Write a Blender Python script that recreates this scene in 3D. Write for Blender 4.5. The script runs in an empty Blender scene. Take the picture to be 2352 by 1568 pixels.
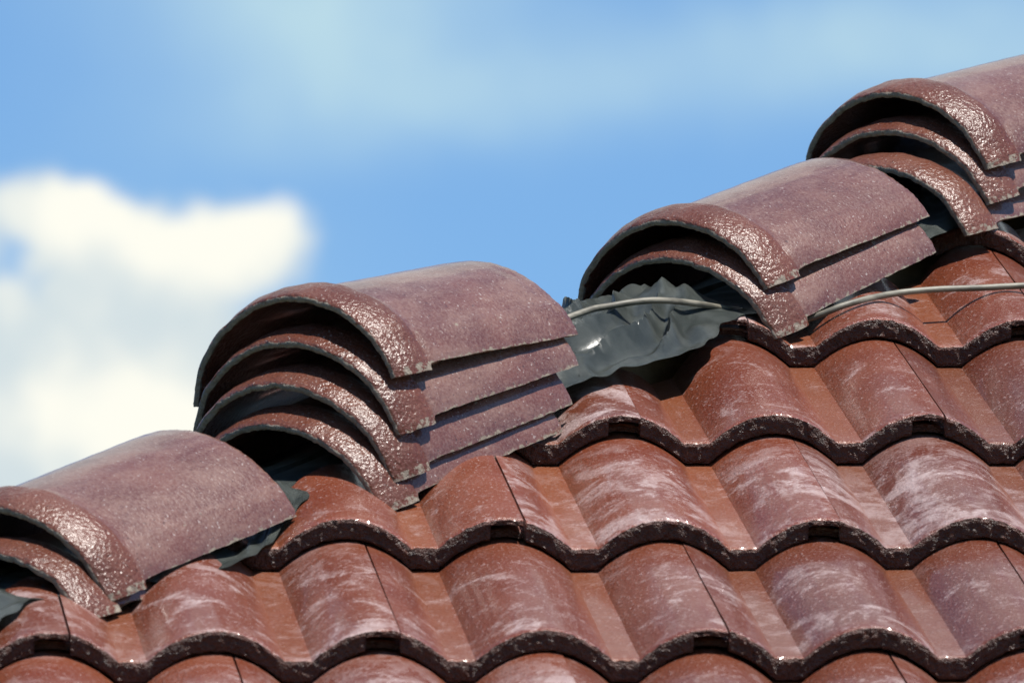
import bpy, bmesh, math, random
from mathutils import Vector, Matrix, noise

random.seed(7)
WAVE = 0.15                                # width of one roll and channel of the roof tiles
R = math.radians
scene = bpy.context.scene
coll = scene.collection

# ------------------------------------------------------------------ camera
ORIGIN = Vector((0.0, 0.0, 3.2))          # a point on the roof slope, 3.2 m above the ground
cam_data = bpy.data.cameras.new('camera')
cam = bpy.data.objects.new('camera', cam_data)
coll.objects.link(cam)
right = Vector((0.992974, -0.116634, -0.019987))
up = Vector((-0.000127, -0.169953, 0.985452))
back = Vector((-0.118334, -0.978526, -0.168774))
m = Matrix((right, up, back)).transposed().to_4x4()
m.translation = ORIGIN + Vector((-1.434447, -9.425966, -1.599119))
cam.matrix_world = m
cam_data.sensor_width = 36.0
cam_data.lens = 36.0 * 24000.0 / 2560.0    # a 337 mm telephoto, 9.7 m from the roof
cam_data.clip_start = 0.1
cam_data.clip_end = 5000.0
cam_data.dof.use_dof = True
cam_data.dof.focus_distance = 9.62
cam_data.dof.aperture_fstop = 16.0
scene.camera = cam

# ------------------------------------------------------------------ light
SUN_DIR = Vector((0.290, -0.350, 0.890)).normalized()      # towards the sun
sun_el = math.asin(SUN_DIR.z)
sun_az = math.atan2(SUN_DIR.x, SUN_DIR.y)                   # clockwise from +Y
sun_data = bpy.data.lights.new('sun', 'SUN')
sun_data.energy = 5.0
sun_data.angle = R(0.53)
sun_data.color = (1.0, 0.955, 0.89)
sun = bpy.data.objects.new('sun', sun_data)
coll.objects.link(sun)
sun.rotation_euler = SUN_DIR.to_track_quat('Z', 'Y').to_euler()
sun.location = ORIGIN + SUN_DIR * 20

scene.view_settings.view_transform = 'Standard'
scene.view_settings.look = 'None'
scene.view_settings.exposure = 0.8
scene.view_settings.gamma = 1.0
scene.view_settings.use_curve_mapping = False
scene.cycles.use_denoising = True
scene.cycles.max_bounces = 5
scene.cycles.diffuse_bounces = 2
scene.cycles.glossy_bounces = 3


# ------------------------------------------------------------------ node helpers
class NT:
    def __init__(self, tree):
        self.t = tree
        tree.nodes.clear()

    def n(self, kind, props=None, **ins):
        nd = self.t.nodes.new(kind)
        for k, v in (props or {}).items():
            setattr(nd, k, v)
        for k, v in ins.items():
            key = int(k[1:]) if k[0] == 'i' and k[1:].isdigit() else k.replace('_', ' ')
            self.put(nd.inputs[key], v)
        return nd

    def put(self, sock, v):
        if hasattr(v, 'is_output') or isinstance(v, bpy.types.NodeSocket):
            self.t.links.new(v, sock)
        else:
            sock.default_value = v

    def m(self, op, a, b=None, c=None, clamp=False):
        nd = self.t.nodes.new('ShaderNodeMath')
        nd.operation = op
        nd.use_clamp = clamp
        self.put(nd.inputs[0], a)
        if b is not None:
            self.put(nd.inputs[1], b)
        if c is not None:
            self.put(nd.inputs[2], c)
        return nd.outputs[0]

    def vm(self, op, a, b=None):
        nd = self.t.nodes.new('ShaderNodeVectorMath')
        nd.operation = op
        self.put(nd.inputs[0], a)
        if b is not None:
            self.put(nd.inputs[1], b)
        return nd.outputs['Value'] if op in ('DOT_PRODUCT', 'LENGTH') else nd.outputs[0]

    def noise(self, vec, scale, detail=2.0, rough=0.5, dist=0.0, color=False):
        nd = self.n('ShaderNodeTexNoise', None, Vector=vec, Scale=scale, Detail=detail, Roughness=rough, Distortion=dist)
        return nd.outputs['Color' if color else 0]

    def step(self, v, lo, hi, to0=0.0, to1=1.0):
        nd = self.n('ShaderNodeMapRange', {'interpolation_type': 'SMOOTHSTEP'})
        self.put(nd.inputs[0], v)
        for i, x in zip((1, 2, 3, 4), (lo, hi, to0, to1)):
            self.put(nd.inputs[i], x)
        return nd.outputs[0]

    def mix(self, f, a, b, mode='MIX'):
        nd = self.t.nodes.new('ShaderNodeMix')
        nd.data_type = 'RGBA'
        nd.blend_type = mode
        self.put(nd.inputs[0], f)
        self.put(nd.inputs[6], a)
        self.put(nd.inputs[7], b)
        return nd.outputs[2]


def rgb(r, g, b):
    return (r, g, b, 1.0)


# ------------------------------------------------------------------ sky
world = bpy.data.worlds.new('World')
scene.world = world
world.use_nodes = True
world.cycles.sampling_method = 'MANUAL'
world.cycles.sample_map_resolution = 512
w = NT(world.node_tree)
sky = w.n('ShaderNodeTexSky', {'sky_type': 'NISHITA', 'sun_disc': False, 'sun_elevation': sun_el,
                               'sun_rotation': sun_az, 'altitude': 0.0, 'air_density': 1.0,
                               'dust_density': 0.6, 'ozone_density': 2.5})
vec = w.n('ShaderNodeTexCoord').outputs['Generated']
sep = w.n('ShaderNodeSeparateXYZ', None, Vector=vec)
az = w.m('MULTIPLY', w.m('ARCTAN2', sep.outputs[0], sep.outputs[1]), 180 / math.pi)
el = w.m('MULTIPLY', w.m('ARCSINE', sep.outputs[2]), 180 / math.pi)
# soft cumulus in front of the camera and thin veil above it, in degrees of azimuth and elevation
DEG = 57.2958 / 22050.0


def sky_at(x, y):
    return 6.895 + (x - 1176) * DEG / 0.985, 9.716 - (y - 784) * DEG - (x - 1176) * DEG * 0.02


wx = w.noise(vec, 60.0, 2.0, 0.5)
wy = w.noise(w.vm('ADD', vec, (3.1, 1.7, 5.2)), 60.0, 2.0, 0.5)
azw = w.m('ADD', az, w.m('MULTIPLY', w.m('SUBTRACT', wx, 0.5), 0.55))
elw = w.m('ADD', el, w.m('MULTIPLY', w.m('SUBTRACT', wy, 0.5), 0.45))


def puffs(rows):
    tot = None
    for (x, y, rx, ry, wt) in rows:
        a0, e0 = sky_at(x, y)
        da = w.m('MULTIPLY', w.m('SUBTRACT', azw, a0), 1.0 / (rx * DEG))
        de = w.m('MULTIPLY', w.m('SUBTRACT', elw, e0), 1.0 / (ry * DEG))
        d2 = w.m('ADD', w.m('MULTIPLY', da, da), w.m('MULTIPLY', de, de))
        g = w.m('MULTIPLY', w.m('EXPONENT', w.m('MULTIPLY', d2, -1.0)), wt)
        tot = g if tot is None else w.m('ADD', tot, g)
    return tot


mott = w.noise(vec, 140.0, 2.0, 0.55)
lump = w.noise(w.vm('ADD', vec, (7.0, 2.0, 1.0)), 95.0, 2.0, 0.55)
cumulus = puffs([(150, 500, 165, 125, 1.2), (600, 530, 115, 105, 1.0), (640, 450, 45, 45, 0.3), (430, 580, 200, 120, 0.95), (150, 420, 80, 55, 0.4), (330, 780, 320, 140, 0.75), (120, 960, 320, 220, 0.95), (420, 1000, 260, 200, 0.9),
                 (-320, 800, 330, 420, 1.1), (-200, 1250, 500, 250, 1.0)])
veil = puffs([(760, 60, 420, 170, 0.62), (850, 260, 480, 110, 0.34), (1350, 200, 450, 120, 0.26),
              (1950, 90, 520, 130, 0.50), (2450, 170, 400, 150, 0.35), (760, -200, 520, 180, 0.6),
              (300, 650, 500, 250, 0.20)])
veil = w.m('MULTIPLY', veil, w.m('ADD', 0.7, w.m('MULTIPLY', lump, 0.6)))
# the same kind of clouds over the rest of the sky
away = w.step(w.vm('LENGTH', w.vm('SUBTRACT', vec, tuple(-back))), 0.09, 0.22)
above = w.vm('LENGTH', w.vm('SUBTRACT', vec, (0.06, 0.92, 0.38)))  # thicker unseen cloud bank added above the view for glare on hip tile crests
far_n = w.m('ADD', w.noise(vec, 7.0, 4.0, 0.55), w.step(above, 0.50, 0.14, 0.0, 0.38))
far = w.m('MULTIPLY', w.step(far_n, 0.55, 0.75), away)
cum_d = w.m('MAXIMUM', w.step(w.m('ADD', cumulus, w.m('ADD', w.m('MULTIPLY', w.m('SUBTRACT', lump, 0.5), 0.9), w.m('MULTIPLY', w.m('SUBTRACT', mott, 0.5), w.m('MULTIPLY', w.m('MINIMUM', cumulus, 1.0), 1.9)))), 0.25, 0.95), far)
lit = puffs([(190, 480, 150, 110, 0.9), (500, 570, 170, 100, 1.0), (640, 440, 70, 80, 0.7), (150, 960, 260, 110, 0.55),
             (420, 1020, 230, 150, 0.6), (330, 870, 120, 70, 0.35), (20, 620, 60, 90, 0.3)])
tone = w.step(w.m('ADD', lit, w.m('MULTIPLY', w.m('SUBTRACT', mott, 0.5), 0.9)), 0.0, 0.75)
cloud_white = w.mix(tone, rgb(6.6, 7.5, 7.8), rgb(10.0, 9.9, 8.9))
veil_col = rgb(5.7, 7.8, 8.2)
base = w.mix(1.0, sky.outputs[0], rgb(0.88, 1.20, 1.48), 'MULTIPLY')
col = w.mix(w.m('MINIMUM', veil, 0.8), base, veil_col)
col = w.mix(cum_d, col, cloud_white)
bg = w.n('ShaderNodeBackground', None, Color=col, Strength=0.0575)
out = w.n('ShaderNodeOutputWorld', None, Surface=bg.outputs[0])


# ------------------------------------------------------------------ materials
def material(name):
    mt = bpy.data.materials.new(name)
    mt.use_nodes = True
    return mt, NT(mt.node_tree)


def obj_coords(n):
    co = n.n('ShaderNodeTexCoord').outputs['Object']
    rnd = n.n('ShaderNodeObjectInfo').outputs['Random']
    off = n.n('ShaderNodeCombineXYZ', None, X=n.m('MULTIPLY', rnd, 37.0), Y=n.m('MULTIPLY', rnd, 91.0), Z=n.m('MULTIPLY', rnd, 53.0))
    return co, n.vm('ADD', co, off.outputs[0]), rnd


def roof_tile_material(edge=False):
    mt, n = material('glazed_concrete_tile_shaded_edge' if edge else 'glazed_concrete_tile')
    co, v, rnd = obj_coords(n)
    big = n.noise(v, 9.0, 3.0, 0.5)
    red = n.mix(n.step(big, 0.35, 0.65), rgb(0.112, 0.024, 0.0095), rgb(0.135, 0.036, 0.017))
    # lime bloom: wiped streaks across the rolls, cloudy patches and fine specks, washed off in the channels
    streak = n.noise(n.vm('MULTIPLY', v, (1.0, 1.6, 1.0)), 46.0, 6.0, 0.66, 0.9)
    patch = n.noise(v, 17.0, 4.0, 0.6, 1.0)
    fine = n.noise(n.vm('MULTIPLY', v, (1.0, 1.7, 1.0)), 240.0, 3.0, 0.65)
    speck = n.step(n.noise(v, 300.0, 1.0, 0.5), 0.64, 0.70)
    sxyz = n.n('ShaderNodeSeparateXYZ', None, Vector=co)
    sx = sxyz.outputs[0]
    # the strip just below the tile above stays cleaner
    lee = n.step(n.m('ADD', sxyz.outputs[1], n.m('MULTIPLY', n.m('SUBTRACT', patch, 0.5), 0.25)), 0.34, 0.22)
    chan = n.m('PINGPONG', n.m('ADD', sx, 0.003), WAVE / 2)
    chan = n.step(chan, 0.008, 0.024)
    amt = n.m('ADD', n.m('MULTIPLY', n.m('SUBTRACT', patch, 0.5), 1.9), n.m('MULTIPLY', n.m('SUBTRACT', streak, 0.5), 0.8))
    amt = n.m('ADD', amt, n.m('MULTIPLY', n.m('SUBTRACT', fine, 0.5), 0.8))
    amt = n.m('ADD', amt, n.m('MULTIPLY', n.m('SUBTRACT', rnd, 0.5), 0.40))
    bloom = n.step(amt, -0.06, 0.44)
    bloom = n.m('ADD', n.m('MULTIPLY', bloom, 0.64), n.m('MULTIPLY', speck, 0.42))
    bloom = n.m('MULTIPLY', bloom, n.m('ADD', 0.55, n.m('MULTIPLY', chan, 0.45)), clamp=True)
    bloom = n.m('MULTIPLY', bloom, n.m('ADD', 0.35, n.m('MULTIPLY', lee, 0.65)))
    red = n.mix(chan, n.mix(n.noise(v, 60.0, 4.0, 0.6), rgb(0.125, 0.033, 0.012), rgb(0.165, 0.054, 0.024)), red)
    tone = n.n('ShaderNodeTexWhiteNoise', {'noise_dimensions': '1D'}, W=n.m('MULTIPLY', rnd, 91.7)).outputs['Value']
    red = n.mix(1.0, red, n.mix(tone, rgb(0.80, 0.80, 0.82), rgb(1.16, 1.12, 1.05)), 'MULTIPLY')
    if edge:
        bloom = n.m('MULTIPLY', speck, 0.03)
    colr = n.mix(bloom, red, rgb(0.40, 0.310, 0.298))
    colr = n.mix(n.m('MULTIPLY', n.step(n.noise(v, 430.0, 2.0, 0.6), 0.42, 0.68), 0.15), colr, rgb(0.26, 0.17, 0.14))
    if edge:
        colr = n.mix(n.noise(v, 160.0, 3.0), rgb(0.016, 0.0048, 0.003), rgb(0.090, 0.027, 0.015))  # front face without bloom, its shade put into the colour by darkening
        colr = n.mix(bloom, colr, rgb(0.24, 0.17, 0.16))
    grain = n.noise(v, 300.0 if not edge else 260.0, 3.0, 0.65)
    wave = n.noise(v, 45.0, 2.0, 0.5)
    hgt = n.m('ADD', n.m('MULTIPLY', grain, 1.0), n.m('MULTIPLY', wave, 1.0 if not edge else 0.3))
    bump = n.n('ShaderNodeBump', None, Strength=0.60 if not edge else 1.0, Distance=0.0034 if not edge else 0.006, Height=hgt)
    rough = n.m('ADD', n.m('MULTIPLY', bloom, 0.22), 0.28 if not edge else 0.42)
    bs = n.n('ShaderNodeBsdfPrincipled', None, Base_Color=colr, Roughness=rough, IOR=1.5, Normal=bump.outputs[0])
    bs.inputs['Specular IOR Level'].default_value = 0.38 if not edge else 0.42
    bs.inputs['Coat Weight'].default_value = 0.40 if not edge else 0.0
    bs.inputs['Coat Roughness'].default_value = 0.12
    n.n('ShaderNodeOutputMaterial', None, Surface=bs.outputs[0])
    return mt


def hip_tile_material():
    mt, n = material('sealed_brown_concrete')
    co, v, rnd = obj_coords(n)
    raw = n.n('ShaderNodeAttribute', {'attribute_name': 'raw'}).outputs['Fac']
    collar = n.n('ShaderNodeAttribute', {'attribute_name': 'collar'}).outputs['Fac']
    big = n.noise(v, 14.0, 3.0, 0.55)
    basec = n.mix(n.step(big, 0.35, 0.68), rgb(0.070, 0.0185, 0.0095), rgb(0.098, 0.0310, 0.0180))
    # lime haze, wiped along the tile; the moulded collar stays cleaner
    patch = n.noise(n.vm('MULTIPLY', v, (1.0, 0.4, 1.0)), 24.0, 5.0, 0.62, 0.4)
    fine = n.noise(v, 230.0, 4.0, 0.68)
    bl = n.step(n.m('ADD', patch, n.m('MULTIPLY', n.m('SUBTRACT', fine, 0.5), 0.7)), 0.36, 0.72)
    bl = n.m('MULTIPLY', bl, n.m('SUBTRACT', 0.50, n.m('MULTIPLY', collar, 0.34)))
    colr = n.mix(bl, basec, rgb(0.200, 0.118, 0.087))
    sand = n.step(n.noise(v, 430.0, 2.0, 0.6), 0.42, 0.66)
    colr = n.mix(n.m('MULTIPLY', sand, n.m('SUBTRACT', 0.25, n.m('MULTIPLY', collar, 0.15))), colr, rgb(0.20, 0.14, 0.125))
    speck = n.step(n.noise(v, 300.0, 1.0, 0.5), 0.70, 0.74)
    colr = n.mix(n.m('MULTIPLY', speck, 0.6), colr, rgb(0.33, 0.29, 0.27))
    pit = n.step(n.noise(v, 240.0, 1.0, 0.5), 0.28, 0.24)
    colr = n.mix(n.m('MULTIPLY', pit, 0.6), colr, rgb(0.025, 0.012, 0.010))
    chip = n.step(n.m('ADD', raw, n.m('MULTIPLY', n.m('SUBTRACT', n.noise(v, 110.0, 4.0, 0.65), 0.5), 1.5)), 0.50, 0.62)
    rawc = n.mix(n.noise(v, 200.0, 3.0, 0.6), rgb(0.058, 0.045, 0.035), rgb(0.27, 0.23, 0.185))
    colr = n.mix(chip, colr, rawc)
    grain = n.noise(v, 260.0, 3.0, 0.6)
    orange = n.noise(v, 230.0, 2.0, 0.5)
    hgt = n.m('ADD', n.m('MULTIPLY', grain, 0.55), n.m('MULTIPLY', orange, n.m('ADD', n.m('MULTIPLY', collar, 1.2), 0.1)))
    hgt = n.m('SUBTRACT', hgt, n.m('MULTIPLY', pit, 0.8))
    bump = n.n('ShaderNodeBump', None, Strength=0.50, Distance=0.0030, Height=hgt)
    rough = n.m('ADD', n.m('SUBTRACT', 0.40, n.m('MULTIPLY', collar, 0.10)), n.m('MULTIPLY', chip, 0.45))
    bs = n.n('ShaderNodeBsdfPrincipled', None, Base_Color=colr, Roughness=rough, IOR=1.5, Normal=bump.outputs[0])
    bs.inputs['Specular IOR Level'].default_value = 0.35
    n.put(bs.inputs['Coat Weight'], n.m('SUBTRACT', n.m('SUBTRACT', 0.60, n.m('MULTIPLY', chip, 0.6)), n.m('MULTIPLY', collar, 0.58), clamp=True))
    n.put(bs.inputs['Coat Roughness'], n.m('ADD', 0.10, n.m('MULTIPLY', collar, 0.20)))
    bs.inputs['Coat IOR'].default_value = 1.55
    n.n('ShaderNodeOutputMaterial', None, Surface=bs.outputs[0])
    return mt


def plain_material(name, a, b, scale, rough, bump_d=0.0, bump_s=80.0, stretch=(1, 1, 1)):
    mt, n = material(name)
    co, v, rnd = obj_coords(n)
    v = n.vm('MULTIPLY', v, stretch)
    f = n.step(n.noise(v, scale, 4.0, 0.6), 0.35, 0.65)
    bs = n.n('ShaderNodeBsdfPrincipled', None, Base_Color=n.mix(f, rgb(*a), rgb(*b)), Roughness=rough)
    if bump_d:
        bp = n.n('ShaderNodeBump', None, Strength=0.5, Distance=bump_d, Height=n.noise(v, bump_s, 3.0, 0.6))
        n.put(bs.inputs['Normal'], bp.outputs[0])
    n.n('ShaderNodeOutputMaterial', None, Surface=bs.outputs[0])
    return mt


MAT_TILE = roof_tile_material()
MAT_SHADED_EDGE = roof_tile_material(True)
MAT_HIP = hip_tile_material()
MAT_PLASTIC = plain_material('dark_polythene', (0.050, 0.058, 0.054), (0.090, 0.100, 0.092), 26.0, 0.28, 0.0006, 160.0)
MAT_CABLE = plain_material('weathered_grey_cable', (0.070, 0.063, 0.046), (0.165, 0.150, 0.115), 120.0, 0.55, 0.0006, 300.0, (0.25, 0.25, 1))
MAT_FELT = plain_material('black_roofing_felt', (0.012, 0.012, 0.013), (0.025, 0.024, 0.023), 40.0, 0.85, 0.001, 300.0)
MAT_WOOD = plain_material('sawn_pine', (0.20, 0.12, 0.06), (0.31, 0.20, 0.11), 30.0, 0.8, 0.001, 90.0, (0.2, 1, 1))
MAT_WALL = plain_material('cream_render', (0.42, 0.38, 0.32), (0.50, 0.46, 0.40), 3.0, 0.9, 0.002, 200.0)
MAT_GRASS = plain_material('mown_lawn', (0.040, 0.062, 0.018), (0.085, 0.105, 0.032), 6.0, 0.95, 0.01, 30.0)


# ------------------------------------------------------------------ object helpers
def link(name, me, mats, parent=None, label=None, category=None, group=None, kind=None):
    o = bpy.data.objects.new(name, me)
    coll.objects.link(o)
    if me is not None:
        for mm in mats:
            if mm.name not in [x.name for x in me.materials if x]:
                me.materials.append(mm)
    if parent is not None:
        o.parent = parent
    for k, val in (('label', label), ('category', category), ('group', group), ('kind', kind)):
        if val:
            o[k] = val
    return o


def finish(bm, name, sharp=40):
    bmesh.ops.recalc_face_normals(bm, faces=bm.faces)
    me = bpy.data.meshes.new(name)
    bm.to_mesh(me)
    bm.free()
    for p in me.polygons:
        p.use_smooth = True
    me.set_sharp_from_angle(angle=R(sharp))
    return me


def box_mesh(name, x0, x1, y0, y1, z0, z1, bev=0.0):
    bm = bmesh.new()
    bmesh.ops.create_cube(bm, size=1.0)
    for vv in bm.verts:
        vv.co = Vector(((x0 + x1) / 2 + vv.co.x * (x1 - x0), (y0 + y1) / 2 + vv.co.y * (y1 - y0), (z0 + z1) / 2 + vv.co.z * (z1 - z0)))
    if bev:
        bmesh.ops.bevel(bm, geom=list(bm.edges), offset=bev, segments=2, affect='EDGES')
    return finish(bm, name)


# ------------------------------------------------------------------ roof frame
PITCH = R(27.0)
GAUGE = 0.32
E = Vector((1, 0, 0))
UPS = Vector((0, math.cos(PITCH), math.sin(PITCH)))        # up the slope
NRM = Vector((0, -math.sin(PITCH), math.cos(PITCH)))
HIP = Vector((1, 1, math.tan(PITCH))).normalized()         # up the hip
LAT = Vector((1, -1, 0)).normalized()                      # level, across the hip
HUP = LAT.cross(HIP)
HIP_W = -0.14                                              # the hip line in the LAT direction


def on_roof(u, vup, n):
    return ORIGIN + E * u + UPS * vup + NRM * n


def on_hip(s, wl, h):
    return ORIGIN + HIP * s + LAT * wl + HUP * h


# ground
bm = bmesh.new()
bmesh.ops.create_grid(bm, x_segments=40, y_segments=40, size=400)
me = finish(bm, 'ground')
ground = link('ground', me, [MAT_GRASS], kind='structure')

# house: walls and the boarded, felted roof under the tiles
house = link('house', None, [], label='house with a glossy red-brown wavy tile roof rising to a hip', category='house')
ROOF_UP, ROOF_DN, ROOF_R = 2.2, 1.42, 3.2


def hip_point(vup, n):
    """where a line at height vup along the slope meets the vertical hip plane"""
    p0 = on_roof(0, vup, n) - ORIGIN
    return (HIP_W - p0.dot(LAT)) / E.dot(LAT)


bm = bmesh.new()
FELT = -0.034
ul, uu = hip_point(-ROOF_DN, FELT), hip_point(ROOF_UP, FELT)
a, b = on_roof(ul, -ROOF_DN, FELT), on_roof(ROOF_R, -ROOF_DN, FELT)
c, d = on_roof(ROOF_R + 2, ROOF_UP, FELT), on_roof(uu, ROOF_UP, FELT)
mir = lambda p: ORIGIN + Vector(((p - ORIGIN).y, (p - ORIGIN).x, (p - ORIGIN).z)) + Vector((HIP_W * math.sqrt(2), -HIP_W * math.sqrt(2), 0))
vs = [bm.verts.new(p) for p in (a, b, c, d)]
b2, c2 = mir(b), mir(c)
vs2 = [bm.verts.new(p) for p in (b2, c2)]
bm.faces.new(vs)
bm.faces.new((vs[0], vs[3], vs2[1], vs2[0]))
bmesh.ops.solidify(bm, geom=list(bm.faces), thickness=0.02)
me = finish(bm, 'roof', 20)
roof = link('roof', me, [MAT_FELT], house)
eave_z = a.z
me = box_mesh('wall', a.x + 0.35, ROOF_R, a.y + 0.35, b2.y, 0.0, eave_z + 0.10)
link('wall', me, [MAT_WALL], house)


# ------------------------------------------------------------------ interlocking roof tiles
ROLL_H, FLAT, THICK = 0.0285, 0.0125, 0.0220
SEAM, STEP = 0.093, 0.361


def profile(x):
    xm = abs(((x + WAVE / 2) % WAVE) - WAVE / 2)
    s = (WAVE / 2 - xm) / (WAVE / 2 - FLAT)
    z = ROLL_H * (1 - s * s)
    return max(z, 0.0)


def tile_mesh(seed, name):
    bm = bmesh.new()
    off = Vector((seed * 3.7, seed * 1.3, seed * 5.1))

    def strip(cols, y0, tops, thick, ys):
        """columns of points: along the top to the front, down the front, back along the underside"""
        rows = []
        for i, x in enumerate(cols):
            zt = profile(x) + tops
            th = thick[i]
            pts = []
            for y in ys:
                nz = noise.noise(Vector((x * 26, y * 26, 0)) + off) * 0.0006
                pts.append(Vector((x, y, zt + nz)))
            jag = noise.noise(Vector((x * 190, 0, 3)) + off)
            jag2 = noise.noise(Vector((x * 60, 0, 9)) + off)
            pts.append(Vector((x, y0 + 0.0035, zt - 0.0002 + jag * 0.0004)))
            pts.append(Vector((x, y0 + 0.0008 + abs(jag) * 0.0014, zt - 0.0015 + jag * 0.0016 + jag2 * 0.0008)))
            for q in range(1, 7):
                f = q / 7.0
                ny = noise.noise(Vector((x * 150, f * 3.0, 0)) + off) * 0.0016 + noise.noise(Vector((x * 380, f * 8, 5)) + off) * 0.0014
                pts.append(Vector((x, y0 + ny, zt - 0.0014 - f * (th - 0.0026))))
            jb = noise.noise(Vector((x * 170, 7, 1)) + off)
            zb = zt - th + 0.0012 * (profile(x) / ROLL_H)
            pts.append(Vector((x, y0 + 0.0016 + abs(jb) * 0.001, zb + 0.0004 + jb * 0.0009)))
            pts.append(Vector((x, y0 + 0.006, zb)))
            pts.append(Vector((x, y0 + 0.10, zb)))
            pts.append(Vector((x, ys[0], zb)))
            rows.append([bm.verts.new(p) for p in pts])
        nt = len(ys)
        for i in range(len(rows) - 1):
            ra, rb = rows[i], rows[i + 1]
            for j in range(len(ra) - 1):
                fc = bm.faces.new((ra[j], ra[j + 1], rb[j + 1], rb[j]))
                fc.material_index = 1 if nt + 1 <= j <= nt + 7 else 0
            bm.faces.new((ra[-1], ra[0], rb[0], rb[-1]))
        bm.faces.new(rows[0])
        bm.faces.new(list(reversed(rows[-1])))

    xa, xb = SEAM + 0.0008, SEAM + 0.30 - 0.0008
    cols = []
    nlip = 13
    knots = [xa, WAVE - FLAT, WAVE + FLAT, 2 * WAVE - FLAT, 2 * WAVE + FLAT, STEP]
    for ka, kb in zip(knots, knots[1:]):
        nk = max(4, round((kb - ka) / 0.0026))
        for i in range(nk):
            cols.append(ka + (kb - ka) * i / nk)
    cols.append(STEP)
    thick = [THICK] * len(cols)
    for i in range(nlip + 1):
        cols.append(STEP + 0.0004 + (xb - STEP - 0.0004) * i / nlip)
        thick.append(0.0085)
    ys = [0.36 - (0.36 - 0.009) * (i / 20.0) for i in range(21)]
    strip(cols, 0.0, THICK, thick, ys)
    ucols = [0.052 + (SEAM + 0.003 - 0.052) * i / 16 for i in range(17)]
    strip(ucols, 0.011, THICK - 0.0130, [0.0088] * 17, [0.36 - (0.36 - 0.02) * (i / 6.0) for i in range(7)])
    return bm


TILT = math.atan2(THICK + 0.0012, GAUGE)
TILE_MESHES = {}


def tile_matrix(u0, row, rng):
    y = (UPS * math.cos(TILT) - NRM * math.sin(TILT))
    z = E.cross(y)
    mt = Matrix((E, y, z)).transposed().to_4x4()
    jit = Matrix.Rotation(R(rng.uniform(-0.25, 0.25)), 4, 'Z')
    mt = mt @ jit
    mt.translation = on_roof(u0 + rng.uniform(-0.0008, 0.0008), -row * GAUGE + rng.uniform(-0.003, 0.003), rng.uniform(0, 0.0012))
    return mt


CUT_W = -0.068
RIGHT_END = {-5: 0.98, -4: 0.9, -3: 0.83, -2: 0.75, -1: 0.68, 0: 0.60, 1: 0.52, 2: 0.45, 3: 0.40, 4: 0.36}
rng = random.Random(3)
for row in range(-3, 5):
    par = -WAVE if row % 2 == 0 else 0.0
    k = -8
    for k in range(-8, 8):
        u0 = par + k * 0.30
        mt = tile_matrix(u0, row, rng)
        if u0 + SEAM > RIGHT_END[row]:
            continue
        corners = [mt @ Vector((x, y, 0.02)) - ORIGIN for x in (SEAM - 0.04, SEAM + 0.30) for y in (0.0, 0.36)]
        ws = [cc.dot(LAT) for cc in corners]
        cut = CUT_W + rng.uniform(-0.008, 0.006) - (0.024 if row >= 2 else 0.0)
        if max(ws) < cut + 0.015:
            continue
        if min(ws) > cut:
            seed = rng.randrange(5)
            if seed not in TILE_MESHES:
                TILE_MESHES[seed] = finish(tile_mesh(seed, 'roof_tile'), 'roof_tile', 28)
            me = TILE_MESHES[seed]
        else:
            bm = tile_mesh(20 + row * 3 + k, 'roof_tile')
            inv = mt.inverted()
            pc = inv @ (ORIGIN + LAT * cut)
            pn = (inv.to_3x3() @ LAT).normalized()
            geom = list(bm.verts) + list(bm.edges) + list(bm.faces)
            res = bmesh.ops.bisect_plane(bm, geom=geom, dist=1e-6, plane_co=pc, plane_no=pn, clear_inner=True)
            if not bm.faces:
                bm.free()
                continue
            edges = [e for e in bm.edges if e.is_boundary]
            bmesh.ops.holes_fill(bm, edges=edges, sides=0)
            for e in bm.verts:
                if abs((e.co - pc).dot(pn)) < 1e-4:
                    e.co += pn * 0.0016 * noise.noise(e.co * 90)
            me = finish(bm, 'cut_roof_tile', 28)
        o = link('roof_tile', me, [MAT_TILE, MAT_SHADED_EDGE], roof)
        o.matrix_world = mt

# the first tiles of the slope on the far side of the hip, which the hip tiles' other feet stand on
UPS2, NRM2, E2 = Vector((math.cos(PITCH), 0, math.sin(PITCH))), Vector((-math.sin(PITCH), 0, math.cos(PITCH))), Vector((0, -1, 0))
SHIFT = LAT * (2 * HIP_W)
for row in range(-2, 5):
    base_h = ORIGIN + SHIFT - UPS2 * (row * GAUGE)
    y = (UPS2 * math.cos(TILT) - NRM2 * math.sin(TILT))
    m3 = Matrix((E2, y, E2.cross(y))).transposed().to_4x4()
    # the right hand end of each row, cut along the hip
    hipc = (base_h - ORIGIN).dot(LAT) - HIP_W
    du = -hipc / E2.dot(LAT)
    par = du - (0.55 if row % 2 else 0.40)
    for k in range(2):
        mt = m3.copy()
        mt.translation = base_h + E2 * (par + 0.30 * k)
        bm = tile_mesh(60 + row * 2 + k, 'roof_tile')
        inv = mt.inverted()
        pc = inv @ (ORIGIN + LAT * (2 * HIP_W - CUT_W))
        pn = (inv.to_3x3() @ -LAT).normalized()
        bmesh.ops.bisect_plane(bm, geom=list(bm.verts) + list(bm.edges) + list(bm.faces), dist=1e-6, plane_co=pc, plane_no=pn, clear_inner=True)
        if len(bm.faces) < 20:
            bm.free()
            continue
        bmesh.ops.holes_fill(bm, edges=[e for e in bm.edges if e.is_boundary], sides=0)
        o = link('roof_tile', finish(bm, 'cut_roof_tile', 28), [MAT_TILE, MAT_SHADED_EDGE], roof)
        o.matrix_world = mt

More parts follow.
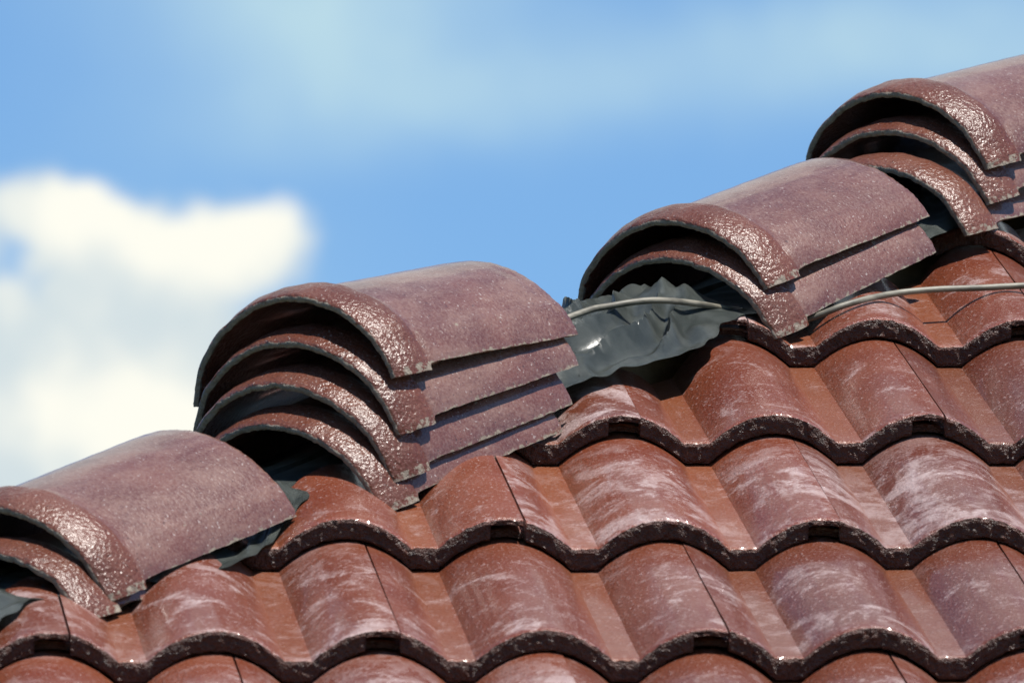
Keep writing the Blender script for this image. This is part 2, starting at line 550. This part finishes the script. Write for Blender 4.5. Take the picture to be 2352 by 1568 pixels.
# hip board that carries the hip tiles
bm = bmesh.new()
for s in (-1.55, 1.6):
    for (wl, h) in ((-0.020, -0.03), (0.020, -0.03), (0.020, 0.052), (-0.020, 0.052)):
        bm.verts.new(on_hip(s, HIP_W + wl, h))
bm.verts.ensure_lookup_table()
vv = bm.verts
for q in range(4):
    bm.faces.new((vv[q], vv[(q + 1) % 4], vv[4 + (q + 1) % 4], vv[4 + q]))
bm.faces.new((vv[0], vv[1], vv[2], vv[3]))
bm.faces.new((vv[4], vv[5], vv[6], vv[7]))
link('hip_board', finish(bm, 'hip_board', 20), [MAT_WOOD], house)


# ------------------------------------------------------------------ hip tiles
HW, RISE, HLEN, COLLAR, HT = 0.1300, 0.0865, 0.290, 0.050, 0.0085


def hip_tile_mesh(seed):
    rr = random.Random(seed)
    off = Vector((seed * 2.9, seed * 7.3, seed * 1.9))
    nj = 96
    prof = []
    for j in range(nj + 1):
        x = math.sin(math.pi * (j / nj - 0.5))
        x = 0.75 * x + 0.25 * (2 * j / nj - 1)
        prof.append(Vector((x * HW, RISE * max(0.0, 1 - x * x) ** 0.7)))
    nors = []
    for j in range(nj + 1):
        t = prof[min(j + 1, nj)] - prof[max(j - 1, 0)]
        nn = Vector((-t.y, t.x)).normalized()
        if j in (0, nj):
            nn = Vector((math.copysign(1.0, prof[j].x), 0.12)).normalized()
        nors.append(nn)
    # along the tile: (y, offset, collar weight, edge weight)
    path = []
    for i in range(3):
        path.append((HLEN - i * 0.0015, (-0.003, -0.0012, -0.0006)[i], 0, (1, .8, .4)[i]))
    path += [(HLEN - 0.012, -0.0004, 0, .1), (HLEN - 0.020, -0.0004, 0, 0), (HLEN - 0.023, 0.0, 0, 0)]
    nb = 22
    for i in range(1, nb):
        path.append((HLEN - 0.023 - (HLEN - 0.023 - COLLAR - 0.004) * i / nb, 0.0, 0, 0))
    path += [(COLLAR + 0.003, 0.0, 0.1, 0), (COLLAR + 0.001, 0.0012, .6, .15), (COLLAR - 0.0015, 0.0046, 1, .1), (COLLAR - 0.006, 0.0060, 1, 0),
             (COLLAR - 0.014, 0.0062, 1, 0), (COLLAR - 0.023, 0.0056, 1, 0), (COLLAR - 0.031, 0.0044, 1, 0), (0.011, 0.0022, 1, 0),
             (0.006, 0.0006, 1, 0), (0.0022, -0.0009, 1, .10), (0.0006, -0.0022, 1, .9), (0.0, -0.0034, 1, 1.7), (-0.0004, -0.0050, 1, 1.8),
             (0.0, -0.0066, 1, 1.8), (0.0008, -HT + 0.0004, 1, 1.7)]
    nin = len(path)
    for y in (0.006, 0.03, 0.08, 0.15, 0.22, HLEN - 0.003, HLEN):
        path.append((y, -HT, 1 if y < COLLAR else 0, .3 if y > HLEN - 0.004 else 0))
    bm = bmesh.new()
    lay_raw = bm.verts.layers.float.new('raw')
    lay_col = bm.verts.layers.float.new('collar')
    rows = []
    warp = rr.uniform(-0.003, 0.003)
    for j in range(nj + 1):
        xq = abs(prof[j].x) / HW
        foot = max(0.0, (xq - 0.80) / 0.20)
        foot = foot * foot * (3 - 2 * foot)
        crease = 0.0
        if xq > 0.86:
            crease = 0.0009
        col = []
        for i, (y, o_, cw, ew) in enumerate(path):
            oo = o_ + (crease * (1 - cw) if i < nin else 0)
            p2 = prof[j] + nors[j] * oo
            z = p2.y - 0.008 * cw * foot
            x = p2.x
            nb3 = Vector((prof[j].x * 60, y * 60, prof[j].y * 60)) + off
            amp = 0.0005 + 0.0008 * cw
            x += nors[j].x * noise.noise(nb3) * amp
            z += nors[j].y * noise.noise(nb3) * amp
            if ew > 0.02:
                jg = noise.noise(Vector((j * 0.55, ew, 0)) + off) + 0.6 * noise.noise(Vector((j * 1.3, ew * 2, 3)) + off)
                jw = min(ew, 1.0)
                y += 0.0013 * jw * jg
                z += 0.0011 * jw * noise.noise(Vector((j * 0.8, 4, ew)) + off)
            if j in (0, 1, nj, nj - 1):
                z += 0.0007 * noise.noise(Vector((y * 140, j * 1.0, 0)) + off) + 0.0009 * noise.noise(Vector((y * 500, j * 1.0, 0)) + off)
            z += warp * (y / HLEN) * (prof[j].x / HW)
            vt = bm.verts.new((x, y, z))
            fr = 0.62 if j in (0, nj) else (0.32 if j in (1, nj - 1) else 0.0)
            if cw > 0.5:
                fr = max(fr, 0.52 if j in (1, 2, nj - 1, nj - 2) else 0.0)
            rawv = max(fr, min(0.85, ew * 0.45))
            if i >= nin:
                rawv = max(rawv, 0.2)
            # loose chips along the crease line
            if i < nin and 0.845 < xq < 0.90 and cw < 0.5:
                rawv = max(rawv, 0.30)
            vt[lay_raw] = rawv
            vt[lay_col] = cw
            col.append(vt)
        rows.append(col)
    for j in range(nj):
        ra, rb = rows[j], rows[j + 1]
        for i in range(len(ra)):
            i2 = (i + 1) % len(ra)
            bm.faces.new((ra[i], ra[i2], rb[i2], rb[i]))
    # feet: close the ends by joining outer and inner paths
    for col in (rows[0], rows[-1]):
        f = bm.faces.new(col)
        bmesh.ops.triangulate(bm, faces=[f])
    return finish(bm, 'hip_tile', 48)


# (along the hip, across, above the slope, tilt, roll, yaw) and the description of each loose hip tile
HIPS = [
    ((-0.6292, -0.1385, 0.1462, -6.0, 0.2, -0.7), 'top hip tile of the four-high stack left of centre'),
    ((-0.6458, -0.1350, 0.1062, -1.9, 6.0, -1.0), 'second hip tile from the top in the four-high stack'),
    ((-0.6694, -0.1354, 0.0706, 0.5, 8.6, -1.1), 'third hip tile from the top in the four-high stack'),
    ((-0.6940, -0.1386, 0.0365, 1.3, 4.5, -1.5), 'bottom hip tile of the four-high stack, resting on the roof tiles'),
    ((-0.0013, -0.1445, 0.0865, 0.3, -3.2, -1.9), 'upper hip tile of the pair above the crumpled plastic sheet'),
    ((-0.0160, -0.1365, 0.0515, 3.2, 3.6, -2.0), 'lower hip tile of the pair, the grey cable running under its foot'),
    ((-1.1060, -0.1480, 0.0560, 0.8, 5.4, -0.4), 'upper hip tile in the bottom left corner, its whole rounded back showing'),
    ((-1.1540, -0.1480, 0.0215, -5.5, -6.5, 3.5), 'lower hip tile in the bottom left corner, only its front rim showing'),
    ((0.3495, -0.1400, 0.0678, -5.2, -0.9, 1.8), 'hip tile tucked between two stacks, its curved front rim showing alone'),
    ((0.4279, -0.1414, 0.1309, -3.3, 1.9, -4.6), 'topmost hip tile of the stack at the right edge of the picture'),
    ((0.4023, -0.1394, 0.0949, -2.7, 1.1, 0.2), 'second hip tile of the right edge stack, shaded by the one above'),
]
for i, (ps, lab) in enumerate(HIPS):
    me = hip_tile_mesh(i + 1)
    o = link('hip_tile', me, [MAT_HIP], None, lab, 'hip tile', 'loose hip tiles stacked along the hip')
    rv = Vector([R(x) for x in ps[3:6]])
    rot = Matrix.Rotation(rv.length, 3, rv.normalized())
    m3 = Matrix((LAT, HIP, HUP)).transposed() @ rot
    m4 = m3.to_4x4()
    m4.translation = on_hip(*ps[:3])
    o.matrix_world = m4


# ------------------------------------------------------------------ plastic sheet under the hip
def interp(tab, x):
    if x <= tab[0][0]:
        return tab[0][1]
    for (x0, y0), (x1, y1) in zip(tab, tab[1:]):
        if x <= x1:
            f = (x - x0) / (x1 - x0)
            f = f * f * (3 - 2 * f)
            return y0 + (y1 - y0) * f
    return tab[-1][1]


EDGE = [(-1.45, 0.0), (-1.308, -0.006), (-1.242, -0.020), (-1.18, -0.04), (-1.06, -0.03), (-0.991, 0.0), (-0.962, 0.006), (-0.921, 0.002), (-0.874, -0.010),
        (-0.826, -0.022), (-0.777, -0.035), (-0.72, -0.07), (-0.60, -0.07), (-0.40, -0.028), (-0.352, -0.021), (-0.285, -0.011), (-0.22, -0.003),
        (-0.176, 0.003), (-0.12, -0.012), (-0.07, -0.030), (0.0, -0.04), (0.35, -0.035), (1.2, -0.03)]
# how far the sheet billows up where no tile holds it down
PUFF = [(-1.45, 0.006), (-1.22, 0.006), (-1.15, -0.016), (-0.86, -0.022), (-0.80, -0.018), (-0.76, -0.012), (-0.72, -0.022), (-0.66, -0.022), (-0.42, -0.014), (-0.34, 0.010),
        (-0.2, 0.014), (-0.06, 0.012), (0.03, -0.008), (0.10, -0.010), (0.26, -0.004), (0.33, 0.014), (0.6, 0.014), (1.2, 0.0)]


CRUMPLE = [(-1.45, 0.6), (-1.2, 0.6), (-1.1, 0.1), (-1.04, 0.1), (-0.98, 0.35), (-0.76, 0.35), (-0.70, 0.0), (1.2, 0.0)]


def sheet_point(s, t):
    we = interp(EDGE, s) + 0.004 * noise.noise(Vector((s * 30, 2, 0)))
    wl = -0.262 + (we + 0.262) * t
    dist = wl - HIP_W
    left = 0.20 - 0.04 * min(1.0, max(0.0, (s + 0.22) / 0.15))
    h = 0.1005 - (0.36 if dist > 0 else left) * math.sqrt(dist * dist + 0.0006)
    pf = interp(PUFF, s)
    open_ = max(0.0, min(1.0, (pf + 0.008) / 0.018), interp(CRUMPLE, s))
    bell = max(0.0, 1 - (dist / 0.16) ** 2)
    h += pf * bell
    if dist > 0.06 and -1.08 < s < -0.82:
        h -= 0.013 * min(1.0, (dist - 0.06) / 0.04) * min(1.0, (s + 1.08) / 0.05, (-0.82 - s) / 0.05)
    if dist > 0.07 and -0.44 < s < -0.12:
        h += 0.006 * min(1.0, (dist - 0.07) / 0.03) * min(1.0, (s + 0.44) / 0.06, (-0.12 - s) / 0.06)
    # folds fanning out from the hip line towards the lower edge
    wob = noise.noise(Vector((s * 9, wl * 9, 4)))
    wob2 = noise.noise(Vector((s * 24, wl * 24, 14)))
    ph = (wl * 0.95 + s * 0.30) * 31 + wob * 0.9 + wob2 * 0.25
    n1 = noise.noise(Vector((s * 4 + wl * 3, ph, 0.3)))
    sn = math.sin(ph * 2.7 + wob * 1.6 + n1 * 2.0)
    f1 = (1 - math.sqrt(sn * sn + 0.006)) * (0.45 + 0.9 * abs(noise.noise(Vector((s * 8, wl * 14, 21)))) + 0.3)
    n2 = noise.noise(Vector((s * 6, ph * 1.9 + 3, 7)))
    f2 = 1 - math.sqrt(n2 * n2 + 0.0015) * 2.4
    f3 = noise.noise(Vector((s * 30, wl * 50 - s * 20, 11)))
    env = open_ * (1.0 - 0.6 * min(1.0, max(0.0, (s + 0.14) / 0.06))) * min(1.0, 0.10 + 0.90 * max(0.0, we - wl) / 0.035)
    h += env * (0.0290 * (f1 - 0.25) + 0.0060 * (f2 - 0.3) + 0.0010 * f3)
    h += (1 - env) * 0.0015 * f3
    # the tail stuffed up into the mouth of the pair of hip tiles
    g = math.exp(-((s + 0.055) / 0.035) ** 2 - ((wl + 0.105) / 0.030) ** 2)
    h += 0.016 * g
    return on_hip(s, wl, h)


bm = bmesh.new()
NS, NW = 560, 90
grid = []
for i in range(NS + 1):
    s = -1.45 + 2.35 * i / NS
    grid.append([bm.verts.new(sheet_point(s, j / NW)) for j in range(NW + 1)])
for i in range(NS):
    for j in range(NW):
        bm.faces.new((grid[i][j], grid[i + 1][j], grid[i + 1][j + 1], grid[i][j + 1]))
bmesh.ops.solidify(bm, geom=list(bm.faces), thickness=0.0006)
me = finish(bm, 'plastic_sheet', 80)
link('plastic_sheet', me, [MAT_PLASTIC], None, 'dark grey-green plastic sheet crumpled along the hip under the stacked hip tiles', 'plastic sheet')


# ------------------------------------------------------------------ cable
def catmull(pts, n):
    outp = []
    for i in range(len(pts) - 1):
        p0, p1, p2, p3 = pts[max(i - 1, 0)], pts[i], pts[i + 1], pts[min(i + 2, len(pts) - 1)]
        for k in range(n):
            t = k / n
            outp.append(0.5 * ((2 * p1) + (p2 - p0) * t + (2 * p0 - 5 * p1 + 4 * p2 - p3) * t * t + (3 * p1 - p0 - 3 * p2 + p3) * t ** 3))
    outp.append(pts[-1])
    return outp


O3 = ORIGIN
CABLE = [on_hip(-0.36, -0.118, 0.112), O3 + Vector((-0.242, -0.106, 0.0356)), O3 + Vector((-0.206, -0.081, 0.0484)), O3 + Vector((-0.1595, -0.064, 0.0572)),
         on_hip(-0.070, -0.061, 0.090), on_hip(0.0, -0.064, 0.067), on_hip(0.045, -0.045, 0.048),
         on_roof(0.0066, 0.0518, 0.034), on_roof(0.052, 0.0527, 0.051), on_roof(0.1025, 0.0906, 0.050), on_roof(0.1496, 0.1059, 0.050),
         on_roof(0.1965, 0.1182, 0.048), on_roof(0.2436, 0.126, 0.048), on_roof(0.36, 0.135, 0.049), on_roof(0.55, 0.12, 0.049)]
pts = catmull(CABLE, 10)
bm = bmesh.new()
rings = []
CR, NR = 0.0033, 12
for i, p in enumerate(pts):
    t = (pts[min(i + 1, len(pts) - 1)] - pts[max(i - 1, 0)]).normalized()
    sx = t.cross(Vector((0, 0, 1))).normalized()
    sy = sx.cross(t)
    rings.append([bm.verts.new(p + sx * CR * math.cos(2 * math.pi * k / NR) + sy * CR * math.sin(2 * math.pi * k / NR)) for k in range(NR)])
for a_, b_ in zip(rings, rings[1:]):
    for k in range(NR):
        bm.faces.new((a_[k], a_[(k + 1) % NR], b_[(k + 1) % NR], b_[k]))
bm.faces.new(rings[0])
bm.faces.new(rings[-1])
link('cable', finish(bm, 'cable', 60), [MAT_CABLE], None, 'pale grey cable running under a hip tile and across the roof tiles', 'cable')
